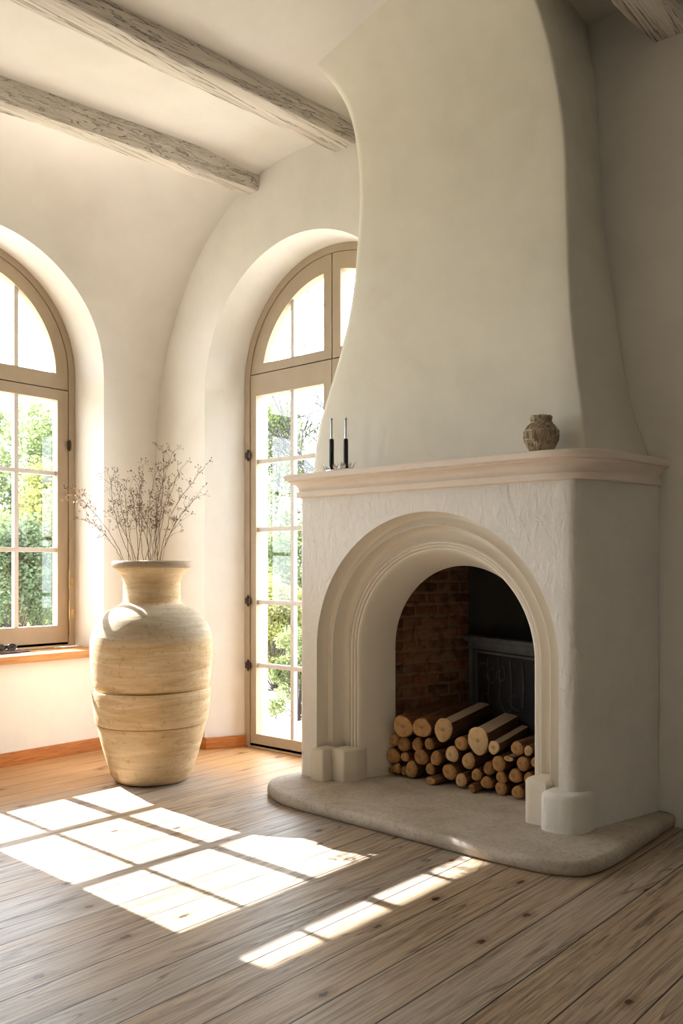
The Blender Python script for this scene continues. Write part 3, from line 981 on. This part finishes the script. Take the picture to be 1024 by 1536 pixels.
for i, (x, z, r, sq, kind, ln, turn, rise, lab) in enumerate(LOGS):
    rnd = random.Random(50 + i); bm = bmesh.new()
    n = 20; ph = [rnd.uniform(0, 6.28) for _ in range(4)]
    def rad(a, y):
        q = 1 + .05 * math.sin(2 * a + ph[0]) + .035 * math.sin(3 * a + ph[1]) + .02 * math.sin(5 * a + ph[2] + y * 3)
        return q
    if kind == 'plank':
        stations = [(-.002, .55), (.000, .86), (.006, .98), (.02, 1), (.05, 1)] + [(ln * k / 6 + .05, 1) for k in range(1, 7)]
    elif kind in ('c', 'r'):
        stations = [(-.002, .45), (.003, .8), (.012, 1), (ln * .5, 1.05), (ln, .85)]
    elif kind == 'big':
        stations = [(-.001, .5), (.0, .91), (.002, .985), (.01, 1), (.05, 1.0)] + [(ln * k / 6 + .05, 1 - .01 * k) for k in range(1, 7)]
    else:
        stations = [(-.006, .35), (-.003, .62), (.004, .86), (.014, .97), (.03, 1), (ln * .5, 1), (ln, .95)]
    loops = []
    for y, s in stations:
        L = []
        for k in range(n):
            a = 2 * math.pi * k / n; q = rad(a, y) * s * r * .985
            px_, pz_ = q * math.cos(a) * sq, q * math.sin(a)
            if kind == 'plank' and y > .015:
                pz_ = min(pz_, .62 * r * (1 if r > .02 else 3)); px_ = max(min(px_, .80 * r * sq), -.85 * r * sq)
            L.append(Vector((px_, y, pz_ + rise * max(0, y - .05) * 1.0)))
        loops.append(L)
    V = loft(bm, loops, True, True, True)
    ne = 4 if kind not in ('s', 'p') else 3
    bm.faces.ensure_lookup_table()
    bm.normal_update()
    for f in bm.faces:
        cy_ = sum((v.co.y for v in f.verts)) / len(f.verts)
        if cy_ < (.012 if kind in ('s', 'p') else .0006 if kind == 'big' else .004): f.material_index = 1
        elif kind == 'plank' and abs(f.normal.z) > .8 and f.calc_center_median().z > 0 and cy_ > .02: f.material_index = 2
    y0 = {'big': 3.655, 'plank': 3.65}.get(kind, 3.665) + rnd.uniform(-.012, .012)
    if kind in ('c', 'r'): y0 = 3.62
    o = link('firewood_log', bm, [M['bark'] if kind not in ('s', 'p') else M['bark'], M['logend2'] if kind in ('p', 'plank') else M['logend'], M['split']], None, loc=(x, y0, z), smooth=45)
    o.rotation_euler[2] = math.radians(turn if kind in ('big', 'plank') else rnd.uniform(-2, 2))
    tag(o, lab, 'firewood', 'firewood stacked in the fireplace')

# ------------------------------------------------------------------ vase with dried stems
VX, VY = -3.909, 2.956
VP = [(188, 'rim')]
vr = [(1443, .178), (1436, .193), (1400, .218), (1300, .246), (1200, .270), (1110, .288), (1090, .290), (1080, .290), (1074, .282), (1071, .3005), (1060, .303), (1000, .310), (940, .315), (890, .3175), (868, .3175), (862, .317), (860, .299), (852, .304), (840, .309), (800, .316), (700, .325), (640, .3285), (580, .3285), (530, .3255), (490, .316), (450, .300), (415, .281), (385, .258), (360, .228), (343, .200), (330, .176), (318, .160), (308, .1555), (250, .154), (185, .154), (168, .156), (158, .161), (152, .160), (144, .1635), (125, .178), (105, .194), (92, .203)]
zf = lambda y: 1.234 - y * .000855
prof_v = [(.0, 0.0), (.12, 0.0), (.165, .003)] + [(r, max(zf(y), .006)) for y, r in vr]
vase = empty('vase', (VX, VY, 0)); tag(vase, 'tall sandy stoneware floor vase with ridged belly, holding dried stems', 'vase')
bm = bmesh.new()
lathe(bm, [(r * (1 if r < .2 or True else 1), z) for r, z in prof_v] + [(.15, zf(92) - .002), (.135, zf(110)), (.13, zf(200)), (.14, zf(320)), (.26, zf(430)), (.28, zf(700)), (.0, zf(900))], 96,
      wob=lambda i, a: (.004 * math.sin(a + 1 + i * .0) if 12 < i < 20 else 0))
link('vessel', bm, M['vase'], vase, loc=(0, 0, 0), smooth=50)
bm = bmesh.new()
rp = [(.15, zf(94)), (.203, zf(93)), (.211, zf(88)), (.2165, zf(76)), (.2165, zf(60)), (.212, zf(52)), (.204, zf(49)), (.16, zf(48)), (.146, zf(52)), (.142, zf(70)), (.142, zf(93)), (.15, zf(94))]
loops = [[Vector((r * math.cos(a), r * math.sin(a), z)) for a in [2 * math.pi * k / 96 for k in range(96)]] for r, z in rp]
loft(bm, loops, True); bmesh.ops.remove_doubles(bm, verts=bm.verts, dist=1e-5)
link('rim', bm, M['rim'], vase, loc=(0, 0, 0), smooth=40)

Rv = Vector((math.cos(YAW), math.sin(YAW), 0)); Fv = Vector((-math.sin(YAW), math.cos(YAW), 0))
def vp(u, v, dep=0):
    """point in the upright plane through the vase axis that faces the room"""
    s = .00365 * (1 + dep / 4.79)
    return Rv * ((u - 228) * s) + Fv * dep + Vector((0, 0, 1.15 - (v - 853) * s))
STEMS = [  # base u, tip u, tip v, bend, special label
    (182, 113, 742, 8, 'left-leaning dried stem whose plume of pale petals reaches the window frame'),
    (183, 131, 777, 6, None), (192, 160, 715, -6, None), (196, 175, 722, 4, None), (201, 184, 730, -4, None),
    (206, 195, 733, 3, None), (210, 209, 707, 6, None), (213, 214, 712, -5, None), (224, 203, 758, 8, None),
    (226, 235, 714, -6, None), (229, 244, 677, 5, 'tallest dried stem, its top curling into a ring of tiny seed heads'),
    (227, 232, 752, 3, None), (236, 240, 745, -4, None), (237, 262, 680, -10, None), (240, 275, 700, -8, None),
    (243, 305, 703, -14, 'dried stem leaning furthest right towards the tall window'),
    (242, 292, 743, -10, None), (238, 266, 782, -5, None), (216, 222, 770, 4, None), (198, 168, 776, 6, None),
    (222, 190, 762, 10, None), (232, 256, 724, -6, None)]
ORD = 'first second third fourth fifth sixth seventh eighth ninth tenth eleventh twelfth thirteenth fourteenth fifteenth sixteenth seventeenth eighteenth nineteenth twentieth twenty-first twenty-second'.split()
rank = {i: k for k, i in enumerate(sorted(range(len(STEMS)), key=lambda i: STEMS[i][1]))}
for i, (ub, ut, vt, bend, lab) in enumerate(STEMS):
    rnd = random.Random(900 + i); dep = rnd.uniform(-.07, .07)
    root = empty('dried_stem', (VX, VY, 0))
    tag(root, lab or 'thin brown dried stem in the vase, its tip ' + ORD[rank[i]] + ' counted from the left', 'dried stem', 'dried stems in the stoneware vase')
    base_t = (ub - 228) * .00365
    p0 = Rv * (base_t * .55) + Fv * dep * .5 + Vector((0, 0, .86))
    p1 = vp(ub, 838, dep * .9)
    tip = vp(ut, vt, dep + rnd.uniform(-.05, .05))
    n = 14; pts = []
    for k in range(n + 1):
        t = k / n; q = p1.lerp(tip, t) + Rv * (bend * .00365 * math.sin(math.pi * t)) + Vector((rnd.gauss(0, .0022), rnd.gauss(0, .0022), 0))
        pts.append(q)
    bm = bmesh.new(); tube(bm, [p0] + pts, .0021, .0009, 5)
    sb = bmesh.new()
    def seed(c, r):
        m = Matrix.Translation(c) @ Matrix.Rotation(rnd.uniform(0, 3), 4, (rnd.random(), rnd.random(), .3)) @ Matrix.Diagonal((1, 1, rnd.uniform(1, 1.7), 1))
        bmesh.ops.create_icosphere(sb, subdivisions=1, radius=r, matrix=m)
    nb = rnd.randint(9, 13)
    for b in range(nb):
        t = .42 + .58 * (b + 1) / nb
        o_ = pts[min(n, int(t * n))]
        d = (pts[min(n, int(t * n))] - pts[max(0, int(t * n) - 2)]).normalized()
        sd_ = Vector((rnd.uniform(-1, 1), rnd.uniform(-1, 1), rnd.uniform(-.1, .9)))
        dr = (d * .8 + sd_).normalized(); ln = rnd.uniform(.03, .085) * (1.1 if t > .8 else .9)
        mid = o_ + dr * ln * .5 + Vector((rnd.gauss(0, .006), rnd.gauss(0, .006), .004)); en = o_ + dr * ln
        tube(bm, [o_, mid, en], .0009, .0005, 4)
        for q in range(rnd.randint(4, 6)):
            dq = (dr + Vector((rnd.gauss(0, .8), rnd.gauss(0, .8), rnd.gauss(0, .6)))).normalized()
            e2 = en + dq * rnd.uniform(.008, .028)
            tube(bm, [en, e2], .0005, .0004, 3); seed(e2, rnd.uniform(.0018, .0034))
    if i == 10:
        c = vp(252, 685, dep); P = [c + Rv * (.034 * math.cos(a)) + Vector((0, 0, .036 * math.sin(a))) for a in [2.6 - .45 * k for k in range(13)]]
        tube(bm, [tip] + P, .0008, .0006, 4)
        for q in P + P: seed(q + Vector((rnd.gauss(0, .004), rnd.gauss(0, .004), rnd.gauss(0, .004))), rnd.uniform(.002, .0038))
    link('stalk', bm, M['stem'], root, loc=(0, 0, 0), smooth=60)
    link('seed_heads', sb, M['seed'], root, loc=(0, 0, 0), smooth=60)['kind'] = 'stuff'
    if i == 0:
        pb = bmesh.new()
        for k in range(46):
            c = tip + Rv * rnd.uniform(-.07, .035) + Fv * rnd.uniform(-.02, .02) + Vector((0, 0, rnd.uniform(-.05, .045) - (.09 * rnd.random() if k % 4 == 0 else 0)))
            ax = Vector((rnd.gauss(0, .6), rnd.gauss(0, .6), rnd.gauss(0, 1))).normalized(); bx_ = ax.orthogonal().normalized() * .004
            l_ = rnd.uniform(.012, .03)
            a_, b_, c_, d_ = c, c + ax * l_ * .5 + bx_, c + ax * l_, c + ax * l_ * .5 - bx_
            th = ax.cross(bx_).normalized() * .001
            vs_ = [pb.verts.new(x_) for x_ in (a_, b_, c_, d_)]; pb.faces.new(vs_)
            vt_ = [pb.verts.new(x_ + th) for x_ in (a_, d_, c_, b_)]; pb.faces.new(vt_)
        link('petals', pb, plain('pale_dried_petal', srgb(206, 178, 146), .9, var=.1, bump=0), root, loc=(0, 0, 0), smooth=0)['kind'] = 'stuff'

# ------------------------------------------------------------------ things on the mantel
MZ = 1.641
ho = empty('candle_tray', (-2.889, 3.335, MZ)); tag(ho, 'low spiky silver leaf tray under the two black candles on the mantel', 'candle tray')
bm = bmesh.new()
rnd = random.Random(5)
loft(bm, [[Vector((.095 * f * math.cos(a), .034 * f * math.sin(a), z)) for a in [2 * math.pi * k / 40 for k in range(40)]] for f, z in ((.8, 0.0), (1, .004), (.98, .008), (.75, .006))], True, True, True)
link('dish', bm, M['silver'], ho, loc=(0, 0, 0))
for k in range(34):
    bm = bmesh.new() if k == 0 else bm
    a = 2 * math.pi * k / 34 + rnd.uniform(-.1, .1); f = rnd.uniform(.75, 1)
    b0 = Vector((.092 * f * math.cos(a), .032 * f * math.sin(a), .004)); tp = b0 + Vector((.035 * math.cos(a) * rnd.uniform(.3, 1), .014 * math.sin(a), rnd.uniform(.022, .042)))
    m_ = (b0 + tp) / 2; s_ = Vector((-math.sin(a), math.cos(a), 0)) * .005; t_ = Vector((0, 0, .0015))
    loft(bm, [[b0 + s_ * .5, b0 + t_, b0 - s_ * .5, b0 - t_], [m_ + s_, m_ + t_, m_ - s_, m_ - t_], [tp + s_ * .05, tp + t_ * .1, tp - s_ * .05, tp - t_ * .1]], True, True, True)
for k in range(16):
    b0 = Vector((rnd.uniform(-.07, .07), rnd.uniform(-.02, .02), .005)); tube(bm, [b0, b0 + Vector((rnd.uniform(-.01, .01), rnd.uniform(-.01, .01), rnd.uniform(.015, .04)))], .003, .0008, 5)
link('leaves', bm, M['silver'], ho, loc=(0, 0, 0), smooth=30)
for dx, dz, lb in ((-.045, 0, 'slim black candle with a steel rod on top, the left one on the mantel'), (.05, -.008, 'slim black candle with a steel rod on top, the right one on the mantel')):
    c = empty('candle', (-2.889 + dx, 3.335, MZ + .010)); tag(c, lb, 'candle', 'black candles on the mantel')
    bm = bmesh.new(); lathe(bm, [(.0, 0), (.0125, 0), (.0128, .004), (.0122, .15 + dz), (.0105, .157 + dz), (.004, .158 + dz), (0, .158 + dz)], 24)
    link('sleeve', bm, M['black'], c, loc=(0, 0, 0))
    bm = bmesh.new(); lathe(bm, [(0, .157 + dz), (.0055, .157 + dz), (.0055, .252 + dz), (.0075, .253 + dz), (.0075, .262 + dz), (0, .262 + dz)], 16)
    link('rod', bm, M['steel'], c, loc=(0, 0, 0))
bm = bmesh.new(); lathe(bm, [(0, 0), (.007, 0), (.009, .005), (.006, .012), (.003, .016), (0, .017)], 16)
tag(link('metal_stud', bm, M['iron'], None, loc=(-3.15, 3.36, MZ)), 'tiny dark metal stud on the left end of the mantel', 'stud')

jar = empty('woven_jar', (-1.795, 3.40, MZ)); tag(jar, 'small round woven wicker jar with a knotted neck on the mantel', 'jar')
jp = [(0, 0), (.036, 0), (.040, .004), (.050, .018), (.060, .034), (.068, .052), (.072, .07), (.0725, .085), (.070, .098), (.064, .111), (.055, .122), (.044, .131), (.037, .136), (.034, .141), (.040, .147), (.042, .153), (.037, .160), (.028, .163), (.02, .158), (0, .14)]
bm = bmesh.new(); lathe(bm, jp, 40); link('basket', bm, M['wicker'], jar, loc=(0, 0, 0))
bm = bmesh.new(); rnd = random.Random(8)
def jr(z):
    for (r0, z0), (r1, z1) in zip(jp[2:], jp[3:]):
        if z0 <= z <= z1: return r0 + (r1 - r0) * (z - z0) / (z1 - z0)
    return .035
for k in range(46):
    a = 2 * math.pi * k / 46
    P = []
    for j in range(11):
        z = .006 + .128 * j / 10; r_ = jr(z) + .0008 + .001 * math.sin(k * 2.4 + j * 1.2)
        aa = a + .05 * math.sin(j * .9 + k); P.append((r_ * math.cos(aa), r_ * math.sin(aa), z))
    tube(bm, P, .0019 + .0008 * (k % 3 == 0), .0016, 5)
link('staves', bm, M['wicker'], jar, loc=(0, 0, 0), smooth=60)
bm = bmesh.new()
for z, r_ in ((.058, .0025), (.095, .003), (.099, .002), (.133, .0042), (.140, .004), (.147, .0035), (.155, .0045), (.160, .004)):
    P = [((jr(z) + .003) * math.cos(a), (jr(z) + .003) * math.sin(a), z + .0015 * math.sin(5 * a)) for a in [2 * math.pi * k / 36 for k in range(37)]]
    tube(bm, P, r_, seg=6)
link('binding', bm, M['wicker'], jar, loc=(0, 0, 0), smooth=60)

# ------------------------------------------------------------------ things on the sill
SZ = .643
g = empty('sunglasses', (-4.93, 2.66, SZ + .013)); tag(g, 'black folded sunglasses lying on the window sill on a thin dark book', 'sunglasses')
bm = bmesh.new()
for s_ in (-1, 1):
    P = [(.0, s_ * .035 + .028 * math.cos(a), .022 + .02 * math.sin(a)) for a in [2 * math.pi * k / 24 for k in range(25)]]
    tube(bm, P, .003, seg=6)
tube(bm, [(0, -.01, .03), (0, 0, .034), (0, .01, .03)], .003, seg=6)
link('rims', bm, M['black'], g, loc=(0, 0, 0))
for s_ in (-1, 1):
    bm = bmesh.new()
    loft(bm, [[Vector((x_, s_ * .035 + .027 * math.cos(a), .022 + .019 * math.sin(a))) for a in [2 * math.pi * k / 24 for k in range(24)]] for x_ in (-.001, .001)], True, True, True)
    link('lens', bm, M['lens'], g, loc=(0, 0, 0))
    bm = bmesh.new(); tube(bm, [(0, s_ * .063, .028), (.02, s_ * .06, .027), (.035, -s_ * .0 + s_ * .02, .008 + .004 * (s_ > 0)), (.04, -s_ * .07, .006 + .004 * (s_ > 0))], .0025, seg=6)
    link('temple', bm, M['black'], g, loc=(0, 0, 0))
bm = bmesh.new(); box(bm, (-.06, -.10, 0), (.045, .155, .009), bevel=.002)
bk = link('book', bm, M['cover'], None, loc=(-4.93, 2.64, SZ + .0005)); bk.rotation_euler[2] = .12
tag(bk, 'thin dark covered book lying flat on the window sill', 'book')
bm = bmesh.new()
loft(bm, [[(-.02, -.03, 0), (.02, -.03, 0), (.02, .03, 0), (-.02, .03, 0)], [(-.004, -.012, .03), (.004, -.012, .032), (.004, .01, .034), (-.004, .01, .03)]], True, True, True)
pp = link('glint_piece', bm, M['glint'], None, loc=(-5.0, 2.735, SZ + .011), smooth=0)  # white piece added in place of the highlights beside the glasses
tag(pp, 'small white piece on the dark book, standing in for a highlight', 'glint')

# ------------------------------------------------------------------ garden outside
bm = bmesh.new(); box(bm, (-8.2, -8, -.42), (-5.41, 8.0, -.30)); box(bm, (-5.41, 4.6, -.42), (4, 8.0, -.30))  # gravel strip added to keep green grass bounce off the walls
tag(link('bounce_terrace', bm, M['gravel'], smooth=0), kind='structure')
bm = bmesh.new(); box(bm, (-40, -20, -.5), (-8.2, 40, -.32)); box(bm, (-8.2, 8.0, -.5), (20, 40, -.32))
tag(link('ground', bm, M['grass'], smooth=0), 'bright garden lawn outside the windows', 'ground', kind='stuff')


def shrub(name, x, y, h, r, nleaf, mat, label, cat, seed, leaf=.05, z0=-.32, group=None, low=.0):
    rnd = random.Random(seed); root = empty(name, (x, y, z0)); tag(root, label, cat, group)
    bm = bmesh.new(); clumps = []
    for k in range(46):
        a = rnd.uniform(0, 6.28); t = rnd.random(); zz = low + (h - low) * (t ** .8)
        rr = r * math.sqrt(rnd.random()) * (1 - .55 * max(0, (zz - h * .4) / (h * .6)))
        c = Vector((rr * math.cos(a), rr * math.sin(a), max(zz, .1))); clumps.append((c, rnd.uniform(.18, .36) * r))
        m_ = Vector((c.x * .4, c.y * .4, c.z * .5))
        tube(bm, [(0, 0, 0), m_, c], .018 * r, .004, 5)
    link('branches', bm, M['twig'], root, loc=(0, 0, 0), smooth=60)
    V = []; Fc = []
    for k in range(nleaf):
        c, cr = clumps[rnd.randrange(len(clumps))]
        d = Vector((rnd.gauss(0, 1), rnd.gauss(0, 1), rnd.gauss(0, 1))).normalized() * cr * (rnd.random() ** .4)
        p = c + d; p.z = max(p.z, .02)
        ax = Vector((rnd.gauss(0, 1), rnd.gauss(0, 1), rnd.gauss(0, .7))).normalized(); b = ax.orthogonal().normalized()
        b = (Matrix.Rotation(rnd.uniform(0, 6.28), 3, ax) @ b) * leaf * .3; L = leaf * rnd.uniform(.7, 1.2)
        i0 = len(V); V += [p, p + ax * L * .45 + b, p + ax * L, p + ax * L * .45 - b]; Fc.append((i0, i0 + 1, i0 + 2, i0 + 3))
    me = bpy.data.meshes.new('foliage'); me.from_pydata([tuple(v) for v in V], [], Fc); me.materials.append(mat)
    o = bpy.data.objects.new('foliage', me); COL.objects.link(o); o.parent = root
    return root


def bare(name, x, y, h, seed, label, spread=1.0, group=None, z0=-.32):
    rnd = random.Random(seed); root = empty(name, (x, y, z0)); tag(root, label, 'tree', group)
    bm = bmesh.new()
    def grow(p, d, L, r, lev):
        pts = [p]; q = p.copy(); dd = d.copy()
        for k in range(4):
            dd = (dd + Vector((rnd.gauss(0, .13), rnd.gauss(0, .13), rnd.gauss(.02, .1)))).normalized(); q = q + dd * L / 4; pts.append(q.copy())
        tube(bm, pts, max(r, .007), max(r * .6, .005), 5 if lev > 1 else 7)
        if lev < 5:
            for k in range(3 if lev else 5):
                s = pts[rnd.randint(1, 4)]
                nd = (dd + Vector((rnd.gauss(0, .75), rnd.gauss(0, .75), rnd.gauss(.1, .4))) * spread).normalized()
                grow(s, nd, L * rnd.uniform(.5, .75), r * .6, lev + 1)
    grow(Vector((0, 0, 0)), Vector((0, 0, 1)), h * .45, .06, 0)
    link('trunk', bm, M['twig'], root, loc=(0, 0, 0), smooth=60)
    return root


G = 'garden shrubs beyond the windows'
shrub('shrub', -9.6, 5.25, 1.9, .8, 14000, M['leafd'], 'dark green shrub low in the left window view', 'shrub', 11, .055, group=G)
shrub('shrub', -12.2, 7.2, 3.0, 1.0, 15000, M['leafy'], 'yellow-green shrub in the middle of the left window view', 'shrub', 12, .07, group=G)
shrub('shrub', -13.6, 6.3, 3.3, 1.0, 12000, M['leaf'], 'taller loose green shrub at the left edge of the left window view', 'shrub', 13, .07, group=G)
shrub('shrub', -17.4, 9.4, 5.1, 2.0, 18000, M['leaf'], 'tall pale green bush furthest off in the left window view', 'shrub', 14, .11, group=G)
shrub('shrub', -15.4, 10.4, 4.6, 1.4, 14000, M['leaf'], 'pale green bush at the right of the left window view', 'shrub', 15, .09, group=G)
shrub('shrub', -5.75, 6.05, .85, .32, 6000, M['leaf'], 'small green plant at the foot of the tall window view', 'shrub', 25, .04, z0=-.30, group=G)
shrub('shrub', -7.35, 7.35, 1.3, .5, 9000, M['leafy'], 'low yellow-green bush nearest outside the tall arched window', 'shrub', 21, .05, group=G)
shrub('shrub', -9.0, 9.0, 2.3, .7, 14000, M['leaf'], 'bright green bush in the middle of the tall window view', 'shrub', 22, .06, group=G)
shrub('shrub', -12.0, 11.9, 4.5, 1.5, 18000, M['leaf'], 'tall feathery green bush furthest off in the tall window view', 'shrub', 23, .085, group=G)
shrub('shrub', -8.3, 9.9, 2.2, .6, 11000, M['leafd'], 'dark green bush at the right of the tall window view', 'shrub', 24, .06, group=G)
bare('bare_tree', -7.0, 8.9, 5.6, 3, 'bare branching tree seen through the top of the tall arched window')
bare('bare_tree', -9.3, 11.2, 6.0, 6, 'second bare tree further off behind the tall arched window')
